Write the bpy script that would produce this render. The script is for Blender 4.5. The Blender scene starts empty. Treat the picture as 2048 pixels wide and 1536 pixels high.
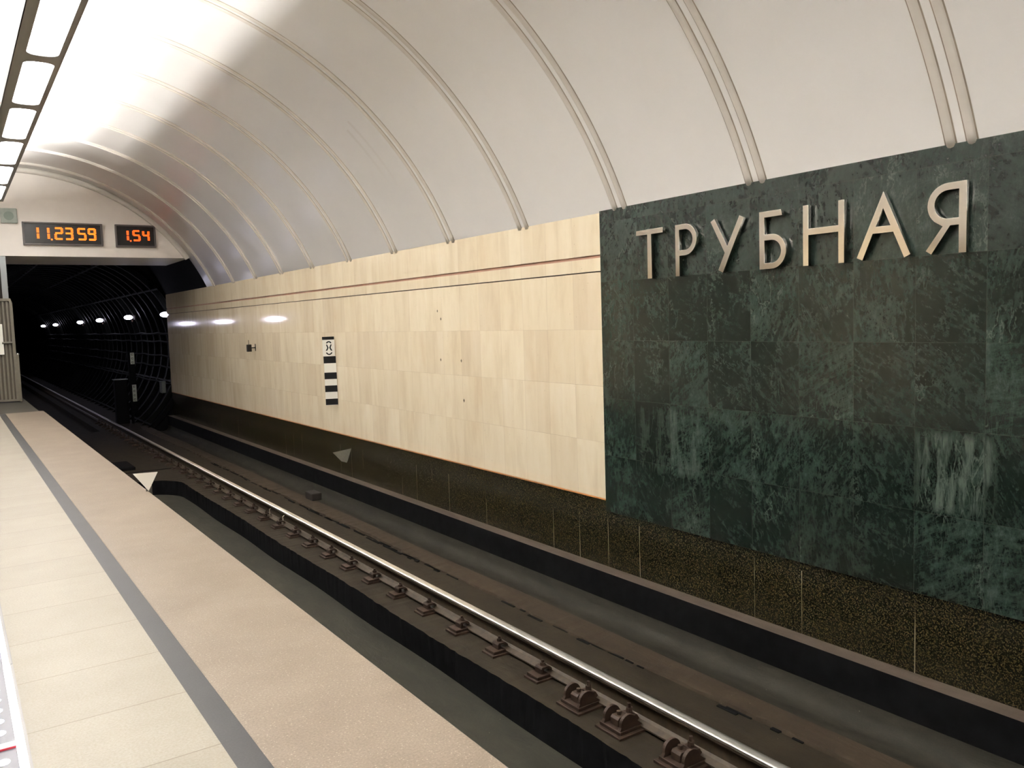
import bpy, bmesh, math, random
from mathutils import Matrix, Vector
random.seed(7)
sc = bpy.context.scene
PI = math.pi

# ------------------------------------------------------------------ camera
cam_d = bpy.data.cameras.new('camera')
cam = bpy.data.objects.new('camera', cam_d)
sc.collection.objects.link(cam)
cam_d.sensor_width = 36.0
cam_d.lens = 1652.0 / 2048.0 * 36.0
cam_d.clip_start = 0.05
cam_d.clip_end = 300
R3 = ((0.8247444, 0.0712494, -0.5609992),
      (-0.5646083, 0.0478820, -0.8239689),
      (-0.0318455, 0.9963086, 0.0797184))
mw = Matrix(R3).to_4x4()
mw.translation = Vector((0, 0, 1.415))
cam.matrix_world = mw
sc.camera = cam

# ------------------------------------------------------------------ world, exposure
w = bpy.data.worlds.new('world')
sc.world = w
w.use_nodes = True
w.node_tree.nodes['Background'].inputs[0].default_value = (0.01, 0.01, 0.012, 1)
w.node_tree.nodes['Background'].inputs[1].default_value = 0.2
sc.view_settings.view_transform = 'Standard'
sc.view_settings.look = 'None'
sc.view_settings.gamma = 1
sc.view_settings.use_curve_mapping = False
sc.view_settings.exposure = 1.28
TUBE = 108.0       # uplight tubes of the platform luminaire
DIFF = 10.5       # its diffusers
HALL = 2.0       # luminaires of the central hall
TLAMP = 6.0      # tunnel lamps

# ------------------------------------------------------------------ node helper
class NB:
    def __init__(s, name):
        s.m = bpy.data.materials.new(name)
        s.m.use_nodes = True
        s.nt = s.m.node_tree
        s.bsdf = s.nt.nodes['Principled BSDF']
        s.tc = s.nt.nodes.new('ShaderNodeTexCoord')
    def link(s, a, b): s.nt.links.new(a, b)
    def setin(s, sock, v):
        if isinstance(v, bpy.types.NodeSocket): s.link(v, sock)
        elif v is not None:
            if hasattr(sock.default_value, '__len__') and len(sock.default_value) == 4 and len(v) == 3: v = (*v, 1)
            sock.default_value = v
    def pos(s): return s.tc.outputs['Object']
    def xyz(s, v):
        n = s.nt.nodes.new('ShaderNodeSeparateXYZ'); s.link(v, n.inputs[0]); return n.outputs
    def comb(s, x=0, y=0, z=0):
        n = s.nt.nodes.new('ShaderNodeCombineXYZ')
        for i, v in enumerate((x, y, z)): s.setin(n.inputs[i], v)
        return n.outputs[0]
    def math(s, op, a, b=0.0, c=0.0, clamp=False):
        n = s.nt.nodes.new('ShaderNodeMath'); n.operation = op; n.use_clamp = clamp
        s.setin(n.inputs[0], a); s.setin(n.inputs[1], b); s.setin(n.inputs[2], c)
        return n.outputs[0]
    def vmath(s, op, a, b):
        n = s.nt.nodes.new('ShaderNodeVectorMath'); n.operation = op
        s.setin(n.inputs[0], a); s.setin(n.inputs[1], b)
        return n.outputs[0]
    def noise(s, vec, scale, detail=3, rough=0.5, dist=0.0):
        n = s.nt.nodes.new('ShaderNodeTexNoise')
        s.link(vec, n.inputs['Vector']); n.inputs['Scale'].default_value = scale
        n.inputs['Detail'].default_value = detail; n.inputs['Roughness'].default_value = rough
        n.inputs['Distortion'].default_value = dist
        return n.outputs['Fac'], n.outputs['Color']
    def white(s, vec):
        n = s.nt.nodes.new('ShaderNodeTexWhiteNoise'); n.noise_dimensions = '3D'
        s.link(vec, n.inputs['Vector']); return n.outputs['Value'], n.outputs['Color']
    def voro(s, vec, scale, feature='F1'):
        n = s.nt.nodes.new('ShaderNodeTexVoronoi'); n.feature = feature
        s.link(vec, n.inputs['Vector']); n.inputs['Scale'].default_value = scale
        return n.outputs
    def ramp(s, fac, stops):
        n = s.nt.nodes.new('ShaderNodeValToRGB'); s.link(fac, n.inputs[0])
        e = n.color_ramp.elements
        while len(e) < len(stops): e.new(0.5)
        for i, (p, c) in enumerate(stops):
            e[i].position = p
            e[i].color = (c, c, c, 1) if isinstance(c, (int, float)) else (*c, 1)
        return n.outputs[0]
    def mix(s, fac, a, b, mode='MIX'):
        n = s.nt.nodes.new('ShaderNodeMix'); n.data_type = 'RGBA'; n.blend_type = mode
        s.setin(n.inputs[0], fac); s.setin(n.inputs[6], a); s.setin(n.inputs[7], b)
        return n.outputs[2]
    def bump(s, h, strength=0.3, dist=0.01):
        n = s.nt.nodes.new('ShaderNodeBump'); n.inputs['Strength'].default_value = strength
        n.inputs['Distance'].default_value = dist
        s.link(h, n.inputs['Height']); s.link(n.outputs[0], s.bsdf.inputs['Normal'])
    def out(s, col=None, rough=None, metal=None, spec=None, coat=None, coat_rough=None):
        I = s.bsdf.inputs
        if col is not None: s.setin(I['Base Color'], col)
        if rough is not None: s.setin(I['Roughness'], rough)
        if metal is not None: s.setin(I['Metallic'], metal)
        if spec is not None: s.setin(I['Specular IOR Level'], spec)
        if coat is not None: s.setin(I['Coat Weight'], coat)
        if coat_rough is not None: s.setin(I['Coat Roughness'], coat_rough)
        return s.m
    # grid of slabs in (u,v): returns mortar mask, cell id vector
    def grid(s, u, v, wu, wv, ou, ov, joint):
        def one(c, wd, o):
            q = s.math('DIVIDE', s.math('SUBTRACT', c, o), wd)
            fl = s.math('FLOOR', q)
            fr = s.math('SUBTRACT', q, fl)
            d = s.math('MULTIPLY', s.math('MINIMUM', fr, s.math('SUBTRACT', 1.0, fr)), wd)
            return fl, d, fr
        fu, du, ru = one(u, wu, ou)
        fv, dv, rv = one(v, wv, ov)
        d = s.math('MINIMUM', du, dv)
        mask = s.math('LESS_THAN', d, joint)
        return mask, s.comb(fu, fv, 0.37), (ru, rv, du, dv)

def simple(name, col, rough=0.6, metal=0.0, nscale=0, namt=0.15, bump=0.0, spec=None, stretch=None):
    b = NB(name)
    c = col
    if nscale:
        v = b.pos()
        if stretch: v = b.vmath('MULTIPLY', v, stretch)
        f, _ = b.noise(v, nscale, 5, 0.6)
        lo = tuple(x * (1 - namt) for x in col); hi = tuple(min(1, x * (1 + namt)) for x in col)
        c = b.ramp(f, [(0.3, lo), (0.7, hi)])
        if bump: b.bump(f, bump, 0.01)
    return b.out(c, rough, metal, spec)

def emit(name, col, strength, base=(0.8, 0.8, 0.8)):
    b = NB(name)
    b.bsdf.inputs['Emission Color'].default_value = (*col, 1)
    b.bsdf.inputs['Emission Strength'].default_value = strength
    return b.out(base, 0.4)

# ------------------------------------------------------------------ materials
M = {}
# painted vault panels: semi-gloss cream enamel, a faint streaked stain
b = NB('vault_enamel')
f, _ = b.noise(b.pos(), 1.3, 4, 0.6)
c = b.ramp(f, [(0.3, (0.87, 0.85, 0.825)), (0.7, (0.90, 0.88, 0.855))])
ox = b.xyz(b.pos())
def stain(y0, wid, z0, z1):
    # thin dirty run going down the vault
    a = b.math('SUBTRACT', 1.0, b.math('DIVIDE', b.math('ABSOLUTE', b.math('SUBTRACT', ox[1], y0)), wid), clamp=True)
    m = b.math('MULTIPLY', b.math('GREATER_THAN', ox[2], z0), b.math('LESS_THAN', ox[2], z1))
    g = b.math('DIVIDE', b.math('SUBTRACT', ox[2], z0), z1 - z0, clamp=True)
    m2 = b.math('MULTIPLY', m, b.math('GREATER_THAN', ox[0], 1.35))
    return b.math('MULTIPLY', b.math('MULTIPLY', a, g), m2)
st = b.math('MAXIMUM', stain(9.42, 0.05, 3.1, 3.72), stain(9.24, 0.045, 3.0, 3.78))
c = b.mix(b.math('MULTIPLY', st, 0.22), c, (0.45, 0.36, 0.26))
M['vault'] = b.out(c, 0.33, 0, 0.5, 0.25, 0.16)
b = NB('bead_plaster')
f, _ = b.noise(b.pos(), 6, 4, 0.6)
M['bead'] = b.out(b.ramp(f, [(0.3, (0.6570, 0.6120, 0.5490)), (0.7, (0.7020, 0.6570, 0.5985))]), 0.4)
M['bead_edge'] = simple('bead_edge_shade', (0.33, 0.27, 0.21), 0.6, nscale=8, namt=0.2)  # shadow lines beside the beads, put into the edge colour
M['header'] = simple('header_plaster', (0.8717, 0.8128, 0.7480), 0.45, nscale=2, namt=0.04)

# cream marble wall
def marble(name, rows_off, rh, tone=1.0, pits=False):
    b = NB(name)
    X = b.xyz(b.pos())
    mask, cid, loc = b.grid(X[1], X[2], 0.435, rh, 5.94, rows_off, 0.0012)
    _, wc = b.white(cid)
    off = b.vmath('MULTIPLY', wc, (9, 9, 9))
    v = b.vmath('ADD', b.vmath('MULTIPLY', b.pos(), (1, 1, 0.22)), off)
    f, _ = b.noise(v, 5.5, 5, 0.6, 0.3)
    base = b.ramp(f, [(0.25, (0.74 * tone, 0.63 * tone, 0.46 * tone)), (0.5, (0.83 * tone, 0.73 * tone, 0.55 * tone)), (0.75, (0.87 * tone, 0.78 * tone, 0.62 * tone))])
    wv, _ = b.white(cid)
    base = b.mix(1.0, base, b.ramp(wv, [(0.0, (0.90, 0.875, 0.86)), (0.35, (0.97, 0.96, 0.94)), (1.0, (1.0, 1.0, 1.0))]), 'MULTIPLY')
    # vertical sub-bands inside a slab
    q = b.math('FLOOR', b.math('MULTIPLY', loc[0], 2.0))
    sv, _ = b.white(b.vmath('ADD', cid, b.comb(q, 0, 3.1)))
    base = b.mix(1.0, base, b.ramp(sv, [(0.0, (0.93, 0.91, 0.885)), (1.0, (1, 1, 1))]), 'MULTIPLY')
    # brown patches
    f2, _ = b.noise(b.vmath('ADD', b.vmath('MULTIPLY', b.pos(), (1, 1, 0.5)), off), 2.2, 4, 0.6)
    base = b.mix(b.ramp(f2, [(0.58, 0.0), (0.78, 0.5)]), base, (0.68, 0.52, 0.34))
    # tiny pits
    f3 = b.voro(b.vmath('MULTIPLY', b.pos(), (1, 1, 0.5)), 22)
    f4, _ = b.noise(b.pos(), 3.1, 2)
    pit = b.math('MULTIPLY', b.math('LESS_THAN', f3['Distance'], 0.07), b.math('GREATER_THAN', f4, 0.56))
    base = b.mix(b.math('MULTIPLY', pit, 0.45), base, (0.30, 0.2, 0.12))
    if pits:
        tot = None
        for (py, pz, pr) in ((9.06, 0.92, 0.016), (8.56, 0.92, 0.016), (8.53, 0.44, 0.019), (9.10, 1.53, 0.014), (9.02, 1.43, 0.016)):
            d = b.math('ADD', b.math('ABSOLUTE', b.math('SUBTRACT', X[1], py)), b.math('ABSOLUTE', b.math('MULTIPLY', b.math('SUBTRACT', X[2], pz), 0.7)))
            t = b.math('LESS_THAN', d, pr)
            tot = t if tot is None else b.math('MAXIMUM', tot, t)
        base = b.mix(b.math('MULTIPLY', tot, 0.85), base, (0.05, 0.035, 0.02))
    f5, _ = b.noise(b.pos(), 1.7, 3)
    jm = b.math('MULTIPLY', mask, b.ramp(f5, [(0.35, 0.25), (0.65, 0.75)]))
    base = b.mix(jm, base, (0.36, 0.24, 0.15))
    return b.out(base, b.ramp(f, [(0.3, 0.09), (0.7, 0.06)]), 0, 0.45)
M['marble'] = marble('cream_marble', 0.204, 0.5375, 1.0, True)
M['marble_top'] = marble('cream_marble_upper', 1.98, 0.8, 0.97)
M['marble_band'] = marble('cream_marble_band', 1.0, 5.0, 0.97)
M['groove'] = simple('brown_groove', (0.36, 0.20, 0.14), 0.6, nscale=3, namt=0.2)
M['groove_dark'] = simple('dark_groove', (0.05, 0.04, 0.035), 0.7)
M['rust_line'] = simple('rusty_edge', (0.42, 0.17, 0.05), 0.6, nscale=4, namt=0.35)

# green marble
b = NB('green_marble')
X = b.xyz(b.pos())
mask, cid, loc = b.grid(X[1], X[2], 0.435, 0.5425, 5.94, -0.45, 0.0013)
wv, wc = b.white(cid)
off = b.vmath('MULTIPLY', wc, (13, 13, 13))
# each slab has its own swirl direction
v = b.vmath('ADD', b.pos(), off)
f1, c1 = b.noise(v, 3.4, 10, 0.74, 0.15)
vdir = b.vmath('MULTIPLY', v, (1, 1.5, 0.8))
f2, c2 = b.noise(vdir, 19.0, 8, 0.78, 0.15)
f3, _ = b.noise(b.vmath('ADD', b.pos(), (3.1, 0.7, 9.2)), 26.0, 5, 0.7, 0.6)
fm = b.math('ADD', b.math('MULTIPLY', f1, 0.45), b.math('ADD', b.math('MULTIPLY', f2, 0.4), b.math('MULTIPLY', f3, 0.15)))
col = b.ramp(fm, [(0.40, (0.003, 0.0055, 0.0045)), (0.47, (0.0075, 0.0135, 0.0100)), (0.53, (0.0145, 0.0245, 0.0190)), (0.62, (0.042, 0.060, 0.050))])
# straight fibres whose direction changes from slab to slab
wx = b.xyz(wc)
th = b.math('MULTIPLY', wx[0], 3.1)
cs, sn = b.math('COSINE', th), b.math('SINE', th)
fa = b.math('ADD', b.math('MULTIPLY', X[1], cs), b.math('MULTIPLY', X[2], sn))
fb = b.math('SUBTRACT', b.math('MULTIPLY', X[2], cs), b.math('MULTIPLY', X[1], sn))
fv, _ = b.noise(b.vmath('ADD', b.comb(b.math('MULTIPLY', fa, 5.0), b.math('MULTIPLY', fb, 17.0), 0.0), off), 1.0, 9, 0.80, 0.25)
col = b.mix(b.ramp(fv, [(0.50, 0.0), (0.64, 0.5)]), col, (0.040, 0.056, 0.046))
col = b.mix(b.ramp(fv, [(0.36, 0.55), (0.47, 0.0)]), col, (0.004, 0.007, 0.006))
# thin pale veins from folded noise
wv2 = b.vmath('ADD', b.vmath('MULTIPLY', b.pos(), (1, 1.0, 0.55)), off)
g1, _ = b.noise(wv2, 2.4, 6, 0.66, 0.2)
vein = b.math('SUBTRACT', 1.0, b.math('MULTIPLY', b.math('ABSOLUTE', b.math('SUBTRACT', g1, 0.5)), 90.0), clamp=True)
g2, _ = b.noise(v, 1.9, 2)
vein = b.math('MULTIPLY', vein, b.ramp(g2, [(0.50, 0.0), (0.66, 0.6)]))
col = b.mix(vein, col, (0.11, 0.13, 0.11))
# fine net of pale vertical cracks in some slabs
wvv = b.vmath('ADD', b.vmath('MULTIPLY', b.pos(), (1, 1.0, 0.25)), b.vmath('MULTIPLY', wc, (5, 5, 5)))
g3, _ = b.noise(wvv, 13.0, 4, 0.6, 0.8)
net = b.math('SUBTRACT', 1.0, b.math('MULTIPLY', b.math('ABSOLUTE', b.math('SUBTRACT', g3, 0.5)), 40.0), clamp=True)
patch = b.math('MULTIPLY', b.ramp(wv, [(0.55, 0.0), (0.7, 0.5)]), b.ramp(g2, [(0.4, 0.2), (0.6, 1.0)]))
# the strongly netted pieces of the fourth row
def rect(y0, y1, z0, z1, soft=0.06):
    a = b.math('MULTIPLY', b.math('DIVIDE', b.math('SUBTRACT', X[1], y0), soft, clamp=True), b.math('DIVIDE', b.math('SUBTRACT', y1, X[1]), soft, clamp=True))
    c_ = b.math('MULTIPLY', b.math('DIVIDE', b.math('SUBTRACT', X[2], z0), soft, clamp=True), b.math('DIVIDE', b.math('SUBTRACT', z1, X[2]), soft, clamp=True))
    return b.math('MULTIPLY', a, c_)
strong = b.math('MAXIMUM', rect(2.38, 2.90, 0.10, 0.63), b.math('MULTIPLY', rect(4.70, 5.48, 0.0, 0.62), 0.45))
net = b.math('MULTIPLY', net, b.math('MAXIMUM', b.math('MULTIPLY', patch, 0.6), strong))
col = b.mix(b.math('MULTIPLY', net, 0.6), col, (0.10, 0.12, 0.10))
g4, _ = b.noise(b.vmath('MULTIPLY', b.vmath('ADD', b.pos(), (0, 2.2, 0)), (1, 1.0, 0.16)), 16.0, 5, 0.65, 0.35)
col = b.mix(b.math('MULTIPLY', strong, b.ramp(g4, [(0.46, 0.05), (0.60, 0.85)])), col, (0.085, 0.105, 0.088))
# slab tone; upper row greyed, the vault's reflection put into the colour
tone = b.ramp(wv, [(0.0, (0.58, 0.60, 0.58)), (0.25, (0.80, 0.82, 0.80)), (0.6, (0.97, 1.0, 0.98)), (1.0, (1.15, 1.17, 1.16))])
col = b.mix(1.0, col, tone, 'MULTIPLY')
top = b.math('GREATER_THAN', X[2], 1.72)
col = b.mix(b.math('MULTIPLY', top, 0.18), col, (0.036, 0.043, 0.039))
brown, _ = b.noise(b.vmath('ADD', b.pos(), (1, 5, 2)), 0.9, 3)
col = b.mix(b.ramp(brown, [(0.5, 0.0), (0.7, 0.35)]), col, (0.024, 0.025, 0.018))
col = b.mix(b.math('MULTIPLY', mask, 0.45), col, (0.055, 0.055, 0.045))
M['green'] = b.out(col, b.ramp(f2, [(0.3, 0.16), (0.7, 0.24)]), 0, 0.5)

# brown speckled granite
b = NB('brown_granite')
X = b.xyz(b.pos())
mask, cid, loc = b.grid(X[1], X[2], 0.435, 5.0, 5.94, -3.0, 0.003)
vo = b.voro(b.pos(), 150)
f, _ = b.noise(b.pos(), 110, 4, 0.8)
sp, _ = b.white(b.vmath('MULTIPLY', vo['Color'], (9, 9, 9)))
m_ = b.math('ADD', b.math('MULTIPLY', sp, 0.5), b.math('MULTIPLY', f, 0.5))
col = b.ramp(m_, [(0.28, (0.0036, 0.0030, 0.0016)), (0.48, (0.0099, 0.0080, 0.0032)), (0.62, (0.0239, 0.0184, 0.0063)), (0.82, (0.0731, 0.0572, 0.0258))])
f5, _ = b.noise(b.vmath('MULTIPLY', b.pos(), (1, 1, 0.35)), 4.0, 3)
lime = b.math('MULTIPLY', mask, b.math('MULTIPLY', b.ramp(f5, [(0.48, 0.0), (0.62, 0.75)]), b.math('LESS_THAN', X[2], -0.52)))
col = b.mix(lime, col, (0.26, 0.235, 0.175))
M['granite'] = b.out(col, 0.22, 0, 0.45)

# platform paving
def paving(name, stops, joint_col, sx, joint, scale, rough, ox0=0.0, jmix=0.5, specks=None):
    b = NB(name)
    X = b.xyz(b.pos())
    mask, cid, loc = b.grid(X[0], X[1], sx, 0.5, ox0, 3.3225, joint)
    f, _ = b.noise(b.pos(), scale, 6, 0.75)
    g, _ = b.noise(b.pos(), 3.0, 4, 0.6)
    col = b.ramp(b.math('ADD', b.math('MULTIPLY', f, 0.75), b.math('MULTIPLY', g, 0.25)), stops)
    wv, _ = b.white(cid)
    col = b.mix(1.0, col, b.ramp(wv, [(0.0, (0.95, 0.945, 0.94)), (1.0, (1, 1, 1))]), 'MULTIPLY')
    if specks:
        vo = b.voro(b.pos(), specks[0])
        m_ = b.math('LESS_THAN', vo['Distance'], specks[1])
        col = b.mix(b.math('MULTIPLY', m_, specks[3]), col, specks[2])
    col = b.mix(b.math('MULTIPLY', mask, jmix), col, joint_col)
    b.bump(f, 0.03, 0.003)
    return b.out(col, rough, 0, 0.25)
M['paving'] = paving('cream_granite_paving', [(0.33, (0.2184, 0.1911, 0.1443)), (0.5, (0.2691, 0.2418, 0.1950)), (0.68, (0.3198, 0.2964, 0.2496))], (0.1248, 0.0936, 0.0663), 5.0, 0.0028, 110, 0.42, -1.0, 0.6)
M['edge_paving'] = paving('pink_granite_edge', [(0.30, (0.14, 0.108, 0.078)), (0.5, (0.21, 0.17, 0.13)), (0.7, (0.30, 0.25, 0.20))], (0.15, 0.12, 0.09), 5.0, 0.001, 120, 0.38, -1.0, 0.25, (60, 0.16, (0.5, 0.43, 0.34), 0.35))
M['stripe'] = paving('grey_granite_strip', [(0.30, (0.0316, 0.0316, 0.0316)), (0.5, (0.0432, 0.0432, 0.0448)), (0.7, (0.0580, 0.0580, 0.0580))], (0.0316, 0.0316, 0.0316), 5.0, 0.0015, 140, 0.4, -1.0, 0.4)
M['dark_paving'] = simple('dark_asphalt', (0.0665, 0.0616, 0.0490), 0.6, nscale=60, namt=0.35)
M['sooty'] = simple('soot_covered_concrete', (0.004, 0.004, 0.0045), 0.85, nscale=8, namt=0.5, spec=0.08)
def concrete(name, a, bb, cc, rough=0.7):
    b = NB(name)
    v = b.vmath('MULTIPLY', b.pos(), (1, 0.3, 1))
    f, _ = b.noise(v, 7, 7, 0.65, 0.4)
    g, _ = b.noise(b.pos(), 90, 4, 0.7)
    col = b.ramp(b.math('ADD', b.math('MULTIPLY', f, 0.7), b.math('MULTIPLY', g, 0.3)), [(0.35, a), (0.5, bb), (0.66, cc)])
    vo = b.voro(b.pos(), 9)
    lit = b.math('LESS_THAN', vo['Distance'], 0.035)
    col = b.mix(b.math('MULTIPLY', lit, 0.5), col, (0.22, 0.20, 0.16))
    b.bump(f, 0.5, 0.02)
    return b.out(col, rough, 0, 0.2)
M['bed'] = concrete('brown_track_concrete', (0.0116, 0.0082, 0.0044), (0.0182, 0.0132, 0.0070), (0.0271, 0.0197, 0.0107))
M['trough'] = concrete('grey_trough_concrete', (0.0169, 0.0161, 0.0117), (0.0248, 0.0235, 0.0169), (0.0346, 0.0322, 0.0233))
M['ridge'] = concrete('dusty_brown_strip', (0.0233, 0.0163, 0.0102), (0.0330, 0.0233, 0.0145), (0.0465, 0.0335, 0.0211))
M['gutter'] = concrete('grey_gutter_concrete', (0.0137, 0.0121, 0.0089), (0.0212, 0.0191, 0.0133), (0.0314, 0.0281, 0.0199))
M['ledge'] = concrete('dusty_ledge', (0.0540, 0.0405, 0.0302), (0.0729, 0.0567, 0.0432), (0.0918, 0.0729, 0.0567))
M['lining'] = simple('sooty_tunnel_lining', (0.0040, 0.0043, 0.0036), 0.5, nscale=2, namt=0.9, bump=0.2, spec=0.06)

# metals and small stuff
M['rail'] = simple('rusty_rail_steel', (0.0465, 0.0326, 0.0188), 0.55, 0.2, nscale=20, namt=0.35)
M['rail_top'] = simple('polished_rail_head', (0.80, 0.77, 0.71), 0.45, 1.0, nscale=30, namt=0.05, stretch=(1, 0.02, 1))
M['rust'] = simple('rusty_brown_iron', (0.0325, 0.0169, 0.0091), 0.6, 0.2, nscale=30, namt=0.4)
M['steel'] = simple('brushed_steel', (0.72, 0.68, 0.61), 0.13, 1.0, nscale=40, namt=0.04, stretch=(1, 1, 12))
M['steel_side'] = simple('dark_steel_edge', (0.22, 0.2, 0.17), 0.35, 1.0)
M['housing'] = simple('grey_metal_housing', (0.30, 0.29, 0.27), 0.45, 0.0)
M['gate'] = simple('beige_painted_metal', (0.1600, 0.1440, 0.1080), 0.5, 0.0, nscale=12, namt=0.08)
M['gate_dark'] = simple('brown_inner_slats', (0.07, 0.055, 0.035), 0.55)
M['post'] = simple('galvanised_post', (0.20, 0.21, 0.21), 0.35, 0.8)
M['white'] = simple('white_enamel', (0.90, 0.88, 0.80), 0.4)
M['cream_white'] = simple('off_white_plate', (0.86, 0.82, 0.72), 0.45)
M['black'] = simple('black_paint', (0.008, 0.008, 0.009), 0.5, spec=0.2)
M['dim_plate'] = simple('grimy_white_plate', (0.40, 0.42, 0.36), 0.5)
M['black_case'] = simple('black_display_case', (0.022, 0.020, 0.020), 0.22)
M['frame_dark'] = simple('dark_grey_frame', (0.10, 0.085, 0.08), 0.35)
M['grey_green'] = simple('grey_green_plate', (0.42, 0.47, 0.42), 0.5, nscale=8, namt=0.12)
M['dark_grey'] = simple('dark_grey_plastic', (0.020, 0.016, 0.014), 0.6, spec=0.15)
M['dull'] = simple('dull_grey', (0.1190, 0.1155, 0.0910), 0.5, nscale=30, namt=0.25)
M['red'] = simple('red_strip', (0.75, 0.05, 0.08), 0.3)
M['cable'] = simple('black_cable', (0.006, 0.006, 0.006), 0.7, spec=0.1)
M['brick'] = simple('brown_block', (0.0175, 0.0123, 0.0098), 0.7, nscale=20, namt=0.4)
M['wire'] = simple('pale_bare_wire', (0.6, 0.56, 0.46), 0.3, 0.5)
M['rimsteel'] = simple('bright_polished_steel', (0.92, 0.92, 0.93), 0.30, 1.0)
M['panelsteel'] = simple('satin_steel_panel', (0.10, 0.10, 0.125), 0.35, 0.0)
M['tube'] = emit('lamp_tube', (1.0, 0.985, 0.96), TUBE)
M['diffuser'] = emit('lamp_diffuser', (1.0, 0.975, 0.95), DIFF)
M['hall_lamp'] = emit('hall_lamp', (1.0, 0.90, 0.75), HALL)
M['tunnel_lamp'] = emit('tunnel_lamp_glass', (0.80, 0.79, 1.0), TLAMP)
M['tunnel_tube'] = emit('tunnel_tube_glass', (0.80, 0.78, 1.0), 60.0)
M['led'] = emit('blue_white_led', (0.62, 0.68, 1.0), 0.42)
M['ledstrip'] = emit('lit_acrylic_strip', (0.95, 0.97, 1.0), 0.6)
M['digit'] = emit('orange_led', (1.0, 0.17, 0.008), 1.1, (0.2, 0.03, 0.0))
M['digit_red'] = emit('red_orange_led', (1.0, 0.09, 0.006), 0.95, (0.2, 0.02, 0.0))

# ------------------------------------------------------------------ geometry helpers
def finish(name, bm, mats, parent=None, smooth=False, bevel=0.0):
    bmesh.ops.recalc_face_normals(bm, faces=bm.faces[:])
    me = bpy.data.meshes.new(name); bm.to_mesh(me); bm.free()
    for m in (mats if isinstance(mats, (list, tuple)) else [mats]): me.materials.append(m)
    if smooth:
        for p in me.polygons: p.use_smooth = True
    o = bpy.data.objects.new(name, me); sc.collection.objects.link(o)
    if parent: o.parent = parent
    if bevel:
        md = o.modifiers.new('bevel', 'BEVEL'); md.width = bevel; md.segments = 2; md.limit_method = 'ANGLE'
    return o

def box(bm, x0, x1, y0, y1, z0, z1, mi=0):
    vs = [bm.verts.new((x, y, z)) for x in (x0, x1) for y in (y0, y1) for z in (z0, z1)]
    for q in ((0, 1, 3, 2), (4, 6, 7, 5), (0, 4, 5, 1), (2, 3, 7, 6), (0, 2, 6, 4), (1, 5, 7, 3)):
        f = bm.faces.new([vs[i] for i in q]); f.material_index = mi
    return vs

def prism_y(bm, pts, y0, y1, mi=0, mis=None, closed=True, ysteps=1):
    """profile in (x,z) swept along y"""
    rings = []
    for k in range(ysteps + 1):
        y = y0 + (y1 - y0) * k / ysteps
        rings.append([bm.verts.new((x, y, z)) for x, z in pts])
    n = len(pts)
    for k in range(ysteps):
        for i in range(n if closed else n - 1):
            j = (i + 1) % n
            f = bm.faces.new((rings[k][i], rings[k][j], rings[k + 1][j], rings[k + 1][i]))
            f.material_index = mis[i] if mis else mi
    if closed:
        for r in (rings[0], rings[-1]):
            f = bm.faces.new(r); f.material_index = mi

def cyl(bm, p0, p1, r, n=12, r1=None):
    p0 = Vector(p0); p1 = Vector(p1); d = (p1 - p0).normalized()
    a = d.orthogonal().normalized(); c = d.cross(a)
    r1 = r if r1 is None else r1
    A = [bm.verts.new(p0 + (a * math.cos(t) + c * math.sin(t)) * r) for t in [2 * PI * i / n for i in range(n)]]
    B = [bm.verts.new(p1 + (a * math.cos(t) + c * math.sin(t)) * r1) for t in [2 * PI * i / n for i in range(n)]]
    for i in range(n):
        bm.faces.new((A[i], A[(i + 1) % n], B[(i + 1) % n], B[i]))
    bm.faces.new(A); bm.faces.new(B)

def ell(bm, c, rx, ry, rz, seg=16, rings=10):
    ms = bmesh.ops.create_uvsphere(bm, u_segments=seg, v_segments=rings, radius=1)
    for v in ms['verts']: v.co = Vector((c[0] + v.co.x * rx, c[1] + v.co.y * ry, c[2] + v.co.z * rz))

def tag(o, label, cat, group=None, kind=None):
    o['label'] = label; o['category'] = cat
    if group: o['group'] = group
    if kind: o['kind'] = kind
    return o

def struct(name, bm, mats, label, cat, smooth=False, bevel=0.0):
    o = finish(name, bm, mats, None, smooth, bevel)
    return tag(o, label, cat, kind='structure')

def thing(name, loc, label, cat, group=None, kind=None):
    o = bpy.data.objects.new(name, None); sc.collection.objects.link(o)
    o.location = loc; o.empty_display_size = 0.1
    return tag(o, label, cat, group, kind)

def dup(root, loc, label=None):
    r = root.copy(); sc.collection.objects.link(r); r.location = loc
    if label: r['label'] = label
    for ch in list(root.children):
        c = ch.copy(); sc.collection.objects.link(c); c.parent = r
        for g in list(ch.children):
            d = g.copy(); sc.collection.objects.link(d); d.parent = c
    return r

def flat(name, loops, thick, to3d, mats, parent=None, bevel=0.0):
    """filled 2-D outlines (first outer ones, inner ones make holes) extruded by thick; to3d(u,v,w)"""
    cu = bpy.data.curves.new(name, 'CURVE'); cu.dimensions = '2D'; cu.fill_mode = 'BOTH'
    cu.extrude = thick / 2
    if bevel: cu.bevel_depth = bevel; cu.offset = -bevel; cu.bevel_resolution = 1
    for lp in loops:
        s = cu.splines.new('POLY'); s.points.add(len(lp) - 1)
        for p, (u, v) in zip(s.points, lp): p.co = (u, v, 0, 1)
        s.use_cyclic_u = True
    tmp = bpy.data.objects.new(name, cu); sc.collection.objects.link(tmp)
    dg = bpy.context.evaluated_depsgraph_get()
    me = bpy.data.meshes.new_from_object(tmp.evaluated_get(dg))
    bpy.data.objects.remove(tmp); bpy.data.curves.remove(cu)
    for v in me.vertices: v.co = Vector(to3d(v.co.x, v.co.y, v.co.z))
    bm = bmesh.new(); bm.from_mesh(me); bpy.data.meshes.remove(me)
    for f in bm.faces: f.material_index = 0
    bmesh.ops.remove_doubles(bm, verts=bm.verts[:], dist=1e-5)
    return finish(name, bm, mats, parent)

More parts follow.
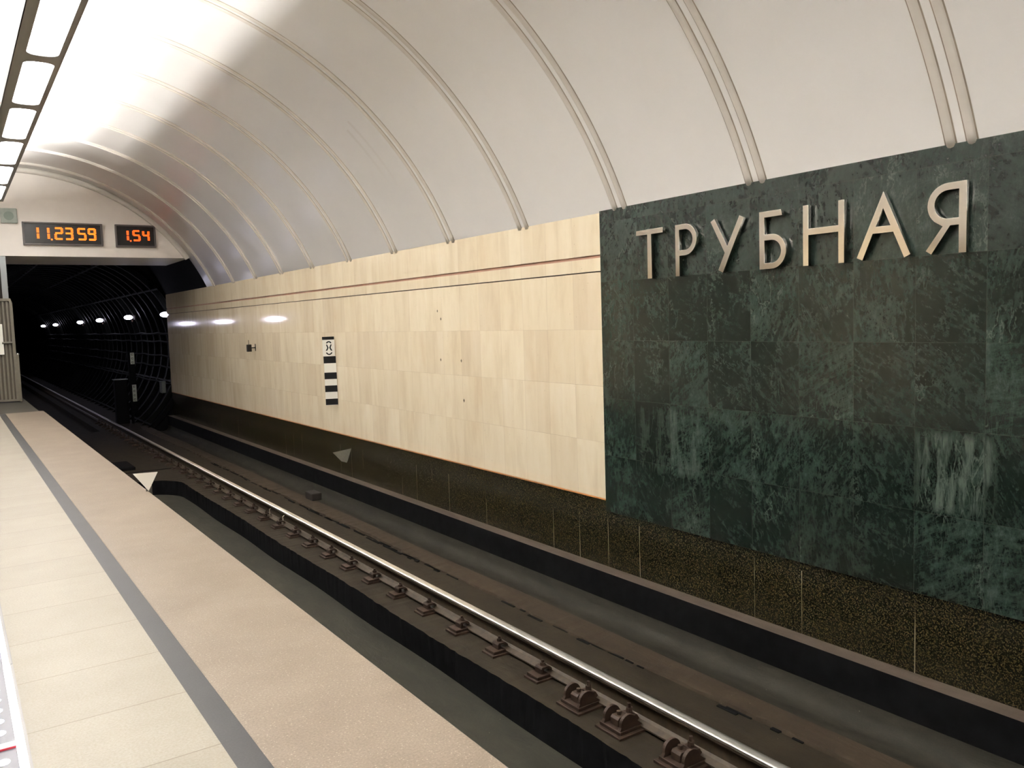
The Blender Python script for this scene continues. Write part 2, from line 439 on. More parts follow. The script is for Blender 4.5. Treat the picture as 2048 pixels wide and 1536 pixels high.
def arc(cx, cy, r, a0, a1, n=18):
    return [(cx + r * math.cos(math.radians(a0 + (a1 - a0) * i / n)), cy + r * math.sin(math.radians(a0 + (a1 - a0) * i / n))) for i in range(n + 1)]

# ------------------------------------------------------------------ THE SETTING
YB, YH, YE, YT = -9.0, 20.0, 24.4, 78.0    # back end, header, end of cladding, end of tunnel
VX, VZ, VR = 1.35, 0.73, 4.09              # vault axis and radius
EDGE = 1.371

def ring_pts(a0, a1, r, n): return [(VX + r * math.cos(math.radians(a0 + (a1 - a0) * i / n)), VZ + r * math.sin(math.radians(a0 + (a1 - a0) * i / n))) for i in range(n + 1)]

# vault shell
bm = bmesh.new()
inner = ring_pts(21, 157, VR, 96); outer = ring_pts(157, 21, VR + 0.15, 96)
prism_y(bm, inner + outer, YB, YH + 0.01)
o = struct('ceiling', bm, M['vault'], 'cream painted barrel vault over the platform and the track', 'ceiling')
for p in o.data.polygons: p.use_smooth = abs(p.normal.y) < 0.5
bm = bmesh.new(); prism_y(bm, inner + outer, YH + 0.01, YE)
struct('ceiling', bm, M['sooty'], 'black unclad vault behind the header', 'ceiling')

# double beads across the vault
RIBP, RIB0 = 1.5225, 2.6205
k0 = math.ceil((YB - RIB0) / RIBP); k1 = int((YE - RIB0) / RIBP)
prof = [(-0.037, -0.01), (-0.037, 0.003), (-0.028, 0.004), (-0.026, 0.011), (-0.018, 0.016), (0.0, 0.018), (0.018, 0.016), (0.026, 0.011), (0.028, 0.004), (0.037, 0.003), (0.037, -0.01)]
rib_mesh = None
n_tr = 1
for k in range(k0, k1 + 1):
    y = RIB0 + RIBP * k
    if y > YH - 0.12: continue
    if rib_mesh is None:
        bm = bmesh.new()
        for dy in (0.063, -0.063):
            rows = []
            for i in range(97):
                a = math.radians(23.2 + (156.8 - 23.2) * i / 96)
                rows.append([bm.verts.new((VX + (VR - h) * math.cos(a), dy + u, VZ + (VR - h) * math.sin(a))) for u, h in prof])
            for i in range(96):
                for j in range(len(prof) - 1):
                    f = bm.faces.new((rows[i][j], rows[i][j + 1], rows[i + 1][j + 1], rows[i + 1][j]))
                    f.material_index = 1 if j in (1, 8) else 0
            bm.faces.new(rows[0]); bm.faces.new(rows[-1])
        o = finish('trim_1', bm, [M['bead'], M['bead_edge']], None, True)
        rib_mesh = o.data
    else:
        o = bpy.data.objects.new('trim_%d' % n_tr, rib_mesh); sc.collection.objects.link(o)
    o.location = (0, y, 0)
    tag(o, 'pair of tan half-round plaster beads running across the vault', 'trim', 'double beads across the vault', 'structure')
    n_tr += 1

# marble wall on the far side of the track
bm = bmesh.new(); box(bm, 5.10, 5.30, 5.94, YE, -0.34, 1.818)
struct('wall_right', bm, M['marble'], 'cream marble slabs of the far wall below the two horizontal grooves', 'wall')
bm = bmesh.new(); box(bm, 5.093, 5.30, 5.94, YE, 1.828, 1.95)
struct('wall_right', bm, M['marble_band'], 'narrow cream marble band between the two grooves of the far wall', 'wall')
bm = bmesh.new(); box(bm, 5.10, 5.30, 5.94, YE, 1.98, 2.37)
struct('wall_right', bm, M['marble_top'], 'top course of cream marble slabs under the vault', 'wall')
bm = bmesh.new(); box(bm, 5.118, 5.29, 5.94, YE, 1.95, 1.98)
struct('trim_%d' % n_tr, bm, M['groove'], 'brown recessed line along the upper part of the marble wall', 'trim'); n_tr += 1
bm = bmesh.new(); box(bm, 5.115, 5.29, 5.94, YE, 1.818, 1.828)
struct('trim_%d' % n_tr, bm, M['groove_dark'], 'thin dark joint line below the narrow marble band', 'trim'); n_tr += 1
bm = bmesh.new(); box(bm, 5.096, 5.29, 5.94, YE, -0.353, -0.34)
struct('trim_%d' % n_tr, bm, M['rust_line'], 'thin rust-coloured line along the bottom of the marble', 'trim'); n_tr += 1
bm = bmesh.new(); box(bm, 5.085, 5.30, YB, 5.94, -0.45, 2.375)
struct('wall_right', bm, M['green'], 'polished dark green marble wall panel carrying the station name', 'wall')
bm = bmesh.new(); box(bm, 5.105, 5.30, YB, YE, -1.02, -0.353); 
struct('baseboard_right', bm, M['granite'], 'brown speckled granite base of the far wall', 'baseboard')

# platform paving
bm = bmesh.new(); box(bm, -2.2, 0.675, YB, 17.22, -0.12, 0.0)
struct('floor', bm, M['paving'], 'cream granite paving slabs of the platform', 'floor')
bm = bmesh.new(); box(bm, 0.675, 0.771, YB, 17.22, -0.12, 0.0)
struct('floor', bm, M['stripe'], 'dark grey granite strip along the platform', 'floor')
bm = bmesh.new(); box(bm, 0.771, EDGE, YB, 17.22, -0.12, 0.0)
struct('floor', bm, M['edge_paving'], 'rough pinkish granite slabs along the platform edge', 'floor', bevel=0.006)
bm = bmesh.new(); box(bm, -2.2, 1.30, 17.22, YE, -0.12, -0.002)
struct('floor', bm, M['dark_paving'], 'dark grey floor at the far end of the platform in front of the gate', 'floor')
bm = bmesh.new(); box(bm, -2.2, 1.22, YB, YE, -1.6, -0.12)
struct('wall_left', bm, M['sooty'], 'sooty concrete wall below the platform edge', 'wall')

# track bed: shoulder, trough, shoulder, strip, gutter, ledge
TR0, TR1, TRE = 2.42, 3.27, 15.9
bm = bmesh.new()
box(bm, 1.22, TR0, YB, YE + 0.3, -1.75, -1.30)
struct('floor', bm, M['bed'], 'concrete shoulder under the rail beside the platform', 'floor')
bm = bmesh.new()
box(bm, TR0, TR1, YB, TRE, -1.75, -1.555)
struct('floor', bm, M['trough'], 'grey floor of the sunken trough between the rails', 'floor')
bm = bmesh.new()
# far shoulder with a soot-black side towards the trough, slightly irregular arris
N = 420
top = []; bot = []; far = []
random.seed(3)
for i in range(N + 1):
    y = YB + (TRE - YB) * i / N
    j = random.uniform(-0.006, 0.006) + 0.010 * math.sin(y * 1.7)
    cv = 0.75 - math.sqrt(max(0.0, 0.75 ** 2 - max(0.0, y - (TRE - 0.75)) ** 2))   # rounded end of the trough
    top.append(bm.verts.new((TR1 + j - cv, y, -1.30 + random.uniform(-0.004, 0.002))))
    bot.append(bm.verts.new((TR1 - cv - 0.012 + 0.02 * math.sin(y * 2.3) * 0.5, y, -1.56)))
    far.append(bm.verts.new((4.25, y, -1.30)))
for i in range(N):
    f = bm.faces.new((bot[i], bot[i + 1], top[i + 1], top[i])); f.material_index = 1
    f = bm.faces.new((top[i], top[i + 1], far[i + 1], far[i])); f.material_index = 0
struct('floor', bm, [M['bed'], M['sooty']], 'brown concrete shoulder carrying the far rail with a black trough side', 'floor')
bm = bmesh.new(); box(bm, TR0, 4.25, TRE, YE + 0.3, -1.75, -1.30)
box(bm, TR0, TR1, TRE - 0.006, TRE, -1.6, -1.305, 1)
struct('floor', bm, [M['bed'], M['sooty']], 'concrete slab crossing the track bed where the trough ends', 'floor')
# slightly raised dusty strip with broken edge
bm = bmesh.new()
A = []; B = []; Cc = []; D = []
N = 420
for i in range(N + 1):
    y = YB + (YE + 0.3 - YB) * i / N
    j = random.uniform(-0.012, 0.012) + 0.015 * math.sin(y * 2.1) + 0.02 * math.sin(y * 0.8)
    A.append(bm.verts.new((4.25 + j, y, -1.315)))
    B.append(bm.verts.new((4.262 + j, y, -1.284 + random.uniform(-0.004, 0.004))))
    Cc.append(bm.verts.new((4.50 + 0.01 * math.sin(y * 1.3), y, -1.283)))
    D.append(bm.verts.new((4.53, y, -1.33)))
for i in range(N):
    for P, Q in ((A, B), (B, Cc), (Cc, D)):
        bm.faces.new((P[i], P[i + 1], Q[i + 1], Q[i]))
struct('floor', bm, M['ridge'], 'dusty brown raised strip between the far rail and the gutter', 'floor')
# broken crack pieces next to the strip
bm = bmesh.new()
for i in range(90):
    y = random.uniform(2.0, 17); x = 4.235 + random.uniform(-0.03, 0.012); l = random.uniform(0.03, 0.16); wd = random.uniform(0.006, 0.016)
    box(bm, x - wd, x + wd, y - l, y + l, -1.31, -1.292)
o = finish('crumbled_mortar', bm, M['sooty'])
tag(o, 'black crumbled crack filling beside the raised strip next to the far rail', 'rubble', kind='stuff')
# gutter
bm = bmesh.new()
gp = [(4.51, -1.315), (4.56, -1.345), (4.64, -1.385), (4.74, -1.41), (4.83, -1.415), (4.90, -1.395), (4.945, -1.34), (4.96, -1.26)]
prism_y(bm, gp, YB, YE + 0.3, closed=False)
struct('floor', bm, M['gutter'], 'grey concave gutter below the cable ledge', 'floor', smooth=True)
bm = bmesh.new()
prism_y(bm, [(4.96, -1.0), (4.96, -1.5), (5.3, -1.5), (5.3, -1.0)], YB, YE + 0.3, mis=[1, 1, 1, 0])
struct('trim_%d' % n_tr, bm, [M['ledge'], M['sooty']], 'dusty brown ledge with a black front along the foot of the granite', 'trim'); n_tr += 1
# ground below everything
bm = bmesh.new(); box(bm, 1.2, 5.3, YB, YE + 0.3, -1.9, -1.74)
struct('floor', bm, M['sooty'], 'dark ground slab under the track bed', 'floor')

# header above the tunnel mouth
hp = ring_pts(math.degrees(math.asin((3.018 - VZ) / (VR + 0.02))), 180 - math.degrees(math.asin((3.018 - VZ) / (VR + 0.02))), VR + 0.02, 60)
bm = bmesh.new(); prism_y(bm, hp, YH, YH + 2.4)
struct('wall_end', bm, M['header'], 'pale plaster header wall over the tunnel mouth carrying the displays', 'wall')
bm = bmesh.new()
cp = [(0, 0), (-0.03, 0.10), (-0.075, 0.09), (-0.10, 0.045), (-0.10, -0.01), (0, -0.01)]
rows = []
a0 = math.degrees(math.asin((3.03 - VZ) / VR))
for i in range(81):
    a = math.radians(a0 + (180 - 2 * a0) * i / 80)
    rows.append([bm.verts.new((VX + (VR - h) * math.cos(a), YH + u, VZ + (VR - h) * math.sin(a))) for u, h in cp])
for i in range(80):
    for j in range(len(cp) - 1): bm.faces.new((rows[i][j], rows[i][j + 1], rows[i + 1][j + 1], rows[i + 1][j]))
struct('trim_%d' % n_tr, bm, M['bead'], 'tan cove moulding where the header meets the vault', 'trim', smooth=True); n_tr += 1

# left side: pylons with passages to the central hall (outside the frame, closes the space)
PXL = -2.2
def lintel():
    bm = bmesh.new()
    for ya, yb in ((-9.0, -5.3), (0.8, 3.1), (6.9, 9.3), (13.0, 15.4), (19.1, YE)):
        box(bm, PXL - 1.3, PXL, ya, yb, -0.1, 2.9)
    box(bm, PXL - 1.3, PXL, YB, YE, 2.9, 3.6)
    return bm
struct('wall_left', lintel(), simple('pylon_marble', (0.72, 0.62, 0.46), 0.2, nscale=3, namt=0.08), 'cream marble pylons and lintel between platform and central hall', 'wall')
bm = bmesh.new(); box(bm, -9.0, PXL, YB, YE, -0.12, -0.001)
struct('floor', bm, M['paving'], 'granite floor of the passages and the central hall', 'floor')
bm = bmesh.new(); box(bm, -9.2, -9.0, YB, YE, 0, 4.6)
struct('wall_left', bm, M['header'], 'far wall of the central hall', 'wall')
bm = bmesh.new(); box(bm, -9.0, PXL - 0.6, YB, YE, 4.5, 4.6)
struct('ceiling', bm, M['header'], 'ceiling of the central hall', 'ceiling')
bm = bmesh.new(); box(bm, -9.2, 5.4, YB - 0.2, YB, -1.8, 5.1)
struct('wall_back', bm, M['header'], 'end wall behind the photographer', 'wall')
bm = bmesh.new(); box(bm, -9.2, PXL, YE, YE + 0.2, 0, 4.6)
struct('wall_end', bm, M['header'], 'end wall of the central hall', 'wall')
for x in (-4.6, -7.0):
    t = thing('hall_luminaire', (x, 7, 4.28), 'long warm ceiling luminaire of the central hall ' + ('next to the pylons' if x > -5 else 'at its far side'), 'lamp')
    bm = bmesh.new(); box(bm, -0.12, 0.12, -13, 13, 0.02, 0.2); finish('housing', bm, M['housing'], t)
    bm = bmesh.new(); box(bm, -0.10, 0.10, -12.9, 12.9, 0.0, 0.02); finish('diffuser', bm, M['hall_lamp'], t)

t = thing('passage_luminaire', (PXL + 0.04, 4.75, 3.14), 'slim bright lamp over the passage to the central hall', 'lamp')
bm = bmesh.new(); box(bm, -0.04, 0.03, -1.5, 1.5, 0.03, 0.06); finish('housing', bm, M['housing'], t)
bm = bmesh.new(); cyl(bm, (0, -1.45, 0.012), (0, 1.45, 0.012), 0.017, 10); finish('tube', bm, emit('passage_tube', (1.0, 0.98, 0.95), 40.0), t)
# tunnel beyond the station
TX, TZ, TRR = 2.84, 0.85, 2.65
bm = bmesh.new()
# annular end wall of the station
seg = 72
ov = []; iv = []
for i in range(seg):
    a = 2 * PI * i / seg
    iv.append(bm.verts.new((TX + TRR * math.cos(a), YE + 0.02, TZ + TRR * math.sin(a))))
    ov.append(bm.verts.new((TX + 6.5 * math.cos(a), YE + 0.02, TZ + 6.5 * math.sin(a))))
for i in range(seg):
    bm.faces.new((iv[i], iv[(i + 1) % seg], ov[(i + 1) % seg], ov[i]))
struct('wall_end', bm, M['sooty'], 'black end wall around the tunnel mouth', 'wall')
# lining with ring ribs and longitudinal flanges
bm = bmesh.new()
ys = []
y = YE
while y < YT:
    ys += [(y, 0.0), (y + 0.86, 0.0), (y + 0.865, 0.13), (y + 0.995, 0.13)]
    y += 1.0
prev = None
for (y, h) in ys:
    ring = [bm.verts.new((TX + (TRR + 0.13 - h) * math.cos(2 * PI * i / 60), y, TZ + (TRR + 0.13 - h) * math.sin(2 * PI * i / 60))) for i in range(60)]
    if prev:
        for i in range(60): bm.faces.new((prev[i], prev[(i + 1) % 60], ring[(i + 1) % 60], ring[i]))
    prev = ring
bm.faces.new(prev)
for i in range(0, 12):
    a = 2 * PI * (i + 0.3) / 12
    for s in (-1,):
        ca, sa = math.cos(a), math.sin(a)
        c0 = Vector((TX + (TRR + 0.07) * ca, 0, TZ + (TRR + 0.07) * sa))
        t_ = Vector((-sa, 0, ca)) * 0.025; n_ = Vector((ca, 0, sa)) * 0.07
        P = [c0 + t_ + n_, c0 - t_ + n_, c0 - t_ - n_, c0 + t_ - n_]
        A = [bm.verts.new((p.x, YE, p.z)) for p in P]; B = [bm.verts.new((p.x, YT, p.z)) for p in P]
        for q in range(4): bm.faces.new((A[q], A[(q + 1) % 4], B[(q + 1) % 4], B[q]))
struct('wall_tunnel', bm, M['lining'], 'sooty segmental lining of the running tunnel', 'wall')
bm = bmesh.new()
box(bm, 0.6, TR0, YE + 0.3, YT, -1.75, -1.30); box(bm, TR0, TR1, YE + 0.3, YT, -1.75, -1.45); box(bm, TR1, 4.6, YE + 0.3, YT, -1.75, -1.30)
struct('floor', bm, M['bed'], 'track bed concrete inside the tunnel', 'floor')

# ------------------------------------------------------------------ RAILS
def rail(x, label):
    t = thing('rail', (x, 0, -1.282), label, 'rail', 'running rails')
    prof = [(-0.066, 0.0), (0.066, 0.0), (0.066, 0.010), (0.025, 0.028), (0.009, 0.045), (0.008, 0.120), (0.020, 0.138), (0.037, 0.146),
            (0.0375, 0.176), (-0.0375, 0.176), (-0.037, 0.146), (-0.020, 0.138), (-0.008, 0.120), (-0.009, 0.045), (-0.025, 0.028), (-0.066, 0.010)]
    bm = bmesh.new(); prism_y(bm, prof, YB, YT)
    finish('rail_body', bm, M['rail'], t)
    hd = [(-0.0376, 0.160), (-0.0376, 0.172), (-0.033, 0.1785), (-0.018, 0.1812), (0, 0.182), (0.018, 0.1812), (0.033, 0.1785), (0.0376, 0.172), (0.0376, 0.160)]
    bm = bmesh.new(); prism_y(bm, hd, YB, YT)
    o = finish('rail_head', bm, M['rail_top'], t, True)
    o['label'] = 'shiny worn running surface'
    return t
rail(3.634, 'far running rail with a bright polished head, in front of the wall')
rail(2.080, 'near running rail hidden below the platform edge')

# ------------------------------------------------------------------ RAIL FASTENINGS
def fastening():
    t = thing('rail_fastening', (0, 0, 0), '', 'rail clip', 'rusty rail clips along the far rail')
    bm = bmesh.new()
    box(bm, -0.205, 0.10, -0.085, 0.085, -0.022, -0.001); box(bm, -0.185, -0.069, -0.07, 0.07, -0.001, 0.022)
    finish('base_plate', bm, M['rust'], t, bevel=0.003)
    bm = bmesh.new()
    # bent clip: upright leg, top, lip on the rail foot
    prof = [(-0.128, 0.022), (-0.128, 0.058), (-0.118, 0.072), (-0.060, 0.072), (-0.045, 0.064), (-0.030, 0.050), (-0.030, 0.036), (-0.052, 0.044), (-0.066, 0.056), (-0.108, 0.056), (-0.114, 0.048), (-0.114, 0.022)]
    prism_y(bm, prof, -0.043, 0.043)
    finish('clip', bm, M['rust'], t, bevel=0.002)
    bm = bmesh.new()
    cyl(bm, (-0.085, 0, 0.022), (-0.085, 0, 0.112), 0.011, 10)
    cyl(bm, (-0.085, 0, 0.073), (-0.085, 0, 0.094), 0.021, 6)
    finish('bolt', bm, M['rust'], t)
    return t
words = ['first', 'second', 'third', 'fourth', 'fifth', 'sixth', 'seventh', 'eighth', 'ninth', 'tenth', 'eleventh', 'twelfth', 'thirteenth', 'fourteenth', 'fifteenth', 'sixteenth', 'seventeenth', 'eighteenth', 'nineteenth', 'twentieth']
F0 = fastening()
FX, FZ = 3.634, -1.282
k = 0; y = 4.92
while y < 27:
    lab = ('rusty bolted rail clip, %s beyond the big round-cheeked anchors' % words[k]) if k < len(words) else 'rusty bolted rail clip on the dim far stretch of rail towards the tunnel'
    if k == 0:
        F0.location = (FX, y, FZ); F0['label'] = lab
    else: dup(F0, (FX, y, FZ), lab)
    k += 1; y += 0.595
# big anchors with two round cheeks
def anchor():
    t = thing('rail_anchor', (0, 0, 0), '', 'rail anchor', 'large round-cheeked rail anchors')
    bm = bmesh.new()
    box(bm, -0.275, 0.10, -0.13, 0.12, -0.02, -0.001); box(bm, -0.25, -0.069, -0.105, 0.10, -0.001, 0.022)
    finish('base_plate', bm, M['rust'], t, bevel=0.003)
    for s in (-0.085, 0.075):
        bm = bmesh.new()
        pts = [(-0.245, 0.02)] + [(-0.165 + 0.068 * math.cos(math.radians(a)), 0.055 + 0.062 * math.sin(math.radians(a))) for a in range(190, -1, -14)] + [(-0.085, 0.05), (-0.05, 0.022)]
        prism_y(bm, pts, s - 0.012, s + 0.012)
        finish('cheek', bm, M['rust'], t, bevel=0.002)
    bm = bmesh.new()
    prism_y(bm, [(-0.21, 0.02), (-0.21, 0.065), (-0.195, 0.08), (-0.135, 0.08), (-0.12, 0.06), (-0.12, 0.02)], -0.04, 0.035)
    cyl(bm, (-0.165, 0, 0.07), (-0.165, 0, 0.105), 0.016, 8)
    finish('clamp_block', bm, M['rust'], t, bevel=0.002)
    bm = bmesh.new()
    prism_y(bm, [(-0.115, 0.02), (-0.10, 0.068), (-0.05, 0.066), (-0.03, 0.035), (-0.05, 0.02)], -0.05, 0.045)
    finish('clip', bm, M['rust'], t, bevel=0.002)
    bm = bmesh.new()
    cyl(bm, (-0.08, -0.005, 0.06), (-0.08, -0.005, 0.135), 0.012, 10)
    cyl(bm, (-0.08, -0.005, 0.075), (-0.08, -0.005, 0.105), 0.023, 6)
    finish('bolt', bm, M['rust'], t)
    return t
A0 = anchor()
labs = ['big rusty rail anchor with two round cheeks, farthest of the three', 'big rusty rail anchor with two round cheeks, middle of the three', 'big rusty rail anchor with two round cheeks, nearest to the photographer']
for i, yy in enumerate((4.39, 3.97, 3.42)):
    if i == 0: A0.location = (FX, yy, FZ); A0['label'] = labs[0]
    else: dup(A0, (FX, yy, FZ), labs[i])

# small wires hanging at the rail, block on the strip, pit cover
for i, (yy, lab) in enumerate(((11.42, 'short bare wire standing at the rail web, farther of two'), (10.86, 'short bare wire standing at the rail web, nearer of two'))):
    bm = bmesh.new()
    cyl(bm, (3.585, yy, -1.262), (3.578, yy, -1.16), 0.0045, 8)
    cyl(bm, (3.578, yy, -1.16), (3.600, yy, -1.150), 0.0045, 8)
    o = finish('bond_wire', bm, M['wire']); tag(o, lab, 'wire', 'short bare wires at the far rail')
bm = bmesh.new()
box(bm, 4.44, 4.60, 12.05, 12.35, -1.285, -1.17)
o = finish('brown_block', bm, M['brick'], bevel=0.015); tag(o, 'dark brown block lying on the raised strip beside the gutter', 'block')
t = thing('sump_cover', (2.66, 17.75, -1.30), 'dark rectangular box set on the slab beyond the trough end', 'cover')
bm = bmesh.new(); box(bm, -0.2, 0.2, -0.45, 0.45, 0, 0.06); finish('box_body', bm, M['sooty'], t, bevel=0.01)
bm = bmesh.new(); box(bm, -0.17, 0.17, -0.42, 0.42, 0.06, 0.07); finish('lid', bm, M['sooty'], t)
bm = bmesh.new(); box(bm, 2.45, 3.5, 16.96, 17.0, -1.302, -1.294)
o = finish('slab_joint', bm, M['sooty']); tag(o, 'black joint line across the slab behind the trough', 'joint')

# ------------------------------------------------------------------ STATION NAME
def L3(Y0):
    return lambda u, v, w: (5.052 - w, -u, v)
TH = 0.03
def letter(nm, loops, lab):
    loops = [[(-a, c_) for a, c_ in lp] for lp in loops]
    o = flat('letter', loops, TH, lambda u, v, w: (5.052 - w, -u, v), [M['steel']], bevel=0.0012)
    # pins that hold it off the marble
    tag(o, lab, 'letter', 'steel letters of the station name')
    return o
zb, zt = 1.714, 2.136
letter('T', [[(5.395, zt - 0.002), (5.072, zt), (5.072, 2.092), (5.212, 2.092), (5.208, zb), (5.262, zb), (5.260, 2.092), (5.403, 2.092)]], 'steel letter T, first of the station name')
Rb = 0.1275
def bowl_out(cx, cz, r, right=True):
    return [(cx - math.sin(math.radians(a)) * r, cz + math.cos(math.radians(a)) * r) for a in range(0, 181, 10)]
outer = [(4.930, zb), (4.930, zt)] + bowl_out(4.822, zt - Rb, Rb) + [(4.885, zt - 2 * Rb), (4.885, zb)]
inner = [(4.885, zt - 0.044)] + bowl_out(4.822, zt - Rb, Rb - 0.044) + [(4.885, zt - 2 * Rb + 0.044)]
letter('P', [outer, inner], 'steel letter P shape with a closed bowl, second of the station name')
letter('U', [[(4.545, 2.118), (4.505, 2.138), (4.378, 1.915), (4.257, 2.138), (4.215, 2.116), (4.424, 1.714), (4.472, 1.736), (4.405, 1.866)]], 'steel letter Y shape with a long slanting tail, third of the station name')
outer = [(4.072, zb), (4.072, zt), (3.880, zt), (3.866, 2.092), (4.026, 2.092), (4.026, 1.968)] + bowl_out(3.963, 1.968 - 0.127, 0.127)
inner = [(4.026, 1.924)] + bowl_out(3.963, 1.841, 0.083) + [(4.026, 1.758)]
letter('B', [outer, inner], 'steel Cyrillic letter with a flat top bar and lower bowl, fourth of the station name')
letter('H', [[(3.693, zb), (3.693, zt), (3.648, zt), (3.648, 1.971), (3.413, 1.971), (3.413, zt), (3.368, zt), (3.368, zb), (3.413, zb), (3.413, 1.927), (3.648, 1.927), (3.648, zb)]], 'steel letter H, fifth of the station name')
letter('A', [[(3.087, 2.150), (2.903, 1.735), (2.945, 1.716), (3.019, 1.886), (3.160, 1.886), (3.233, 1.718), (3.276, 1.737)], [(3.088, 2.044), (3.140, 1.929), (3.038, 1.929)]], 'steel letter A, sixth of the station name')
outer = [(2.558, zb + 0.004), (2.558, 2.142)] + [(2.668 + math.sin(math.radians(a)) * 0.1285, 2.0135 + math.cos(math.radians(a)) * 0.1285) for a in range(0, 146, 10)] + [(2.702, 1.885), (2.806, 1.744), (2.770, 1.720), (2.655, 1.886), (2.604, 1.886), (2.604, zb + 0.004)]
inner = [(2.604, 2.098)] + [(2.668 + math.sin(math.radians(a)) * 0.0845, 2.0135 + math.cos(math.radians(a)) * 0.0845) for a in range(0, 181, 10)] + [(2.604, 1.929)]
letter('Ya', [outer, inner], 'steel mirrored R shaped Cyrillic letter, last of the station name')

# ------------------------------------------------------------------ STOP MARKER WITH THE 8
t = thing('stop_marker', (5.0, 12.45, 0.1), 'black and white striped board with the figure 8 on the marble wall', 'sign')
t.rotation_euler = (0, 0, math.radians(-24))
t.location = (5.0, 12.47, 0.1)
def P3(u, v, w): return (u, -w, v)   # faces -y
def plate(nm, x0, x1, z0, z1, m, y=0.0, th=0.006):
    bm = bmesh.new(); box(bm, x0, x1, y - th, y, z0, z1); return finish(nm, bm, m, t)
plate('number_plate', -0.098, 0.088, 0.805, 1.11, M['white'], -0.012)
plate('top_band', -0.100, 0.086, 1.065, 1.112, M['black'], -0.0185, 0.003)
# stencilled 8
loops = []
def band(cx, cz, r, w_, a0, a1):
    return arc(cx, cz, r + w_ / 2, a0, a1, 14) + arc(cx, cz, r - w_ / 2, a1, a0, 14)
cxm = 0.0
loops = [band(cxm, 0.998, 0.034, 0.019, 15, 165), band(cxm, 0.873, 0.042, 0.019, 195, 345),
         [(-0.044, 0.988), (-0.026, 0.988), (-0.005, 0.935), (-0.028, 0.890), (-0.052, 0.890), (-0.027, 0.935)],
         [(0.044, 0.988), (0.026, 0.988), (0.005, 0.935), (0.028, 0.890), (0.052, 0.890), (0.027, 0.935)]]
flat('number_8', loops, 0.002, lambda u, v, w: (u, -0.0195 - w, v), M['black'], t)
plate('striped_plate', -0.090, 0.100, 0.02, 0.805, M['white'], 0.0)
for (z0, z1) in ((0.025, 0.123), (0.233, 0.335), (0.437, 0.542), (0.640, 0.800)):
    if z1 < 0.7: plate('black_band', -0.0905, 0.1005, z0, z1, M['black'], -0.0065, 0.002)
    else: plate('black_band', -0.0925, 0.0985, 0.690, 0.800, M['black'], -0.0065, 0.002)
for zz in (0.25, 0.9):
    bm = bmesh.new(); box(bm, 0.04, 0.085, 0.0, 0.035, zz, zz + 0.04); finish('bracket', bm, M['steel_side'], t)

# ------------------------------------------------------------------ SMALL CAMERA ON THE MARBLE
t = thing('wall_camera', (5.098, 16.58, 0.99), 'small dark camera on a bracket on the marble wall', 'camera')
bm = bmesh.new(); box(bm, -0.165, -0.085, -0.04, 0.05, -0.08, 0.062); finish('camera_body', bm, M['dark_grey'], t, bevel=0.006)
bm = bmesh.new(); cyl(bm, (-0.10, 0, -0.005), (0.0, 0, -0.005), 0.010, 10); finish('arm', bm, M['dark_grey'], t)
bm = bmesh.new(); cyl(bm, (-0.008, 0, -0.005), (0.003, 0, -0.005), 0.022, 16); box(bm, -0.006, 0.002, -0.012, 0.012, -0.07, 0.07); finish('wall_plate', bm, M['dark_grey'], t)
bm = bmesh.new(); cyl(bm, (-0.125, 0.02, 0.06), (-0.125, 0.02, 0.15), 0.005, 8); finish('antenna', bm, M['dark_grey'], t)

# ------------------------------------------------------------------ TRIANGLES
t = thing('triangle_sign', (1.371, 7.732, 0.0), 'white downward-pointing triangular sign standing at the platform edge', 'sign')
flat('triangle_plate', [[(-0.119, 0.170), (0.084, 0.162), (0.000, 0.003)]], 0.004, lambda u, v, w: (u, -w, v), M['cream_white'], t)
bm = bmesh.new(); box(bm, -0.02, 0.03, 0.002, 0.02, -0.08, 0.05); box(bm, 0.0, 0.02, 0.0, 0.03, -0.08, -0.02); finish('bracket', bm, M['steel_side'], t)
o = flat('grey_triangle', [[(-12.79, -0.695), (-12.02, -0.54), (-12.17, -0.745), (-12.22, -0.79), (-12.43, -0.795)]], 0.004, lambda u, v, w: (5.103 - w, -u, v), M['dull'])  # thin flat triangle in dull grey on the granite, tip clipped
tag(o, 'faded grey triangle with a clipped tip on the granite base', 'marking')

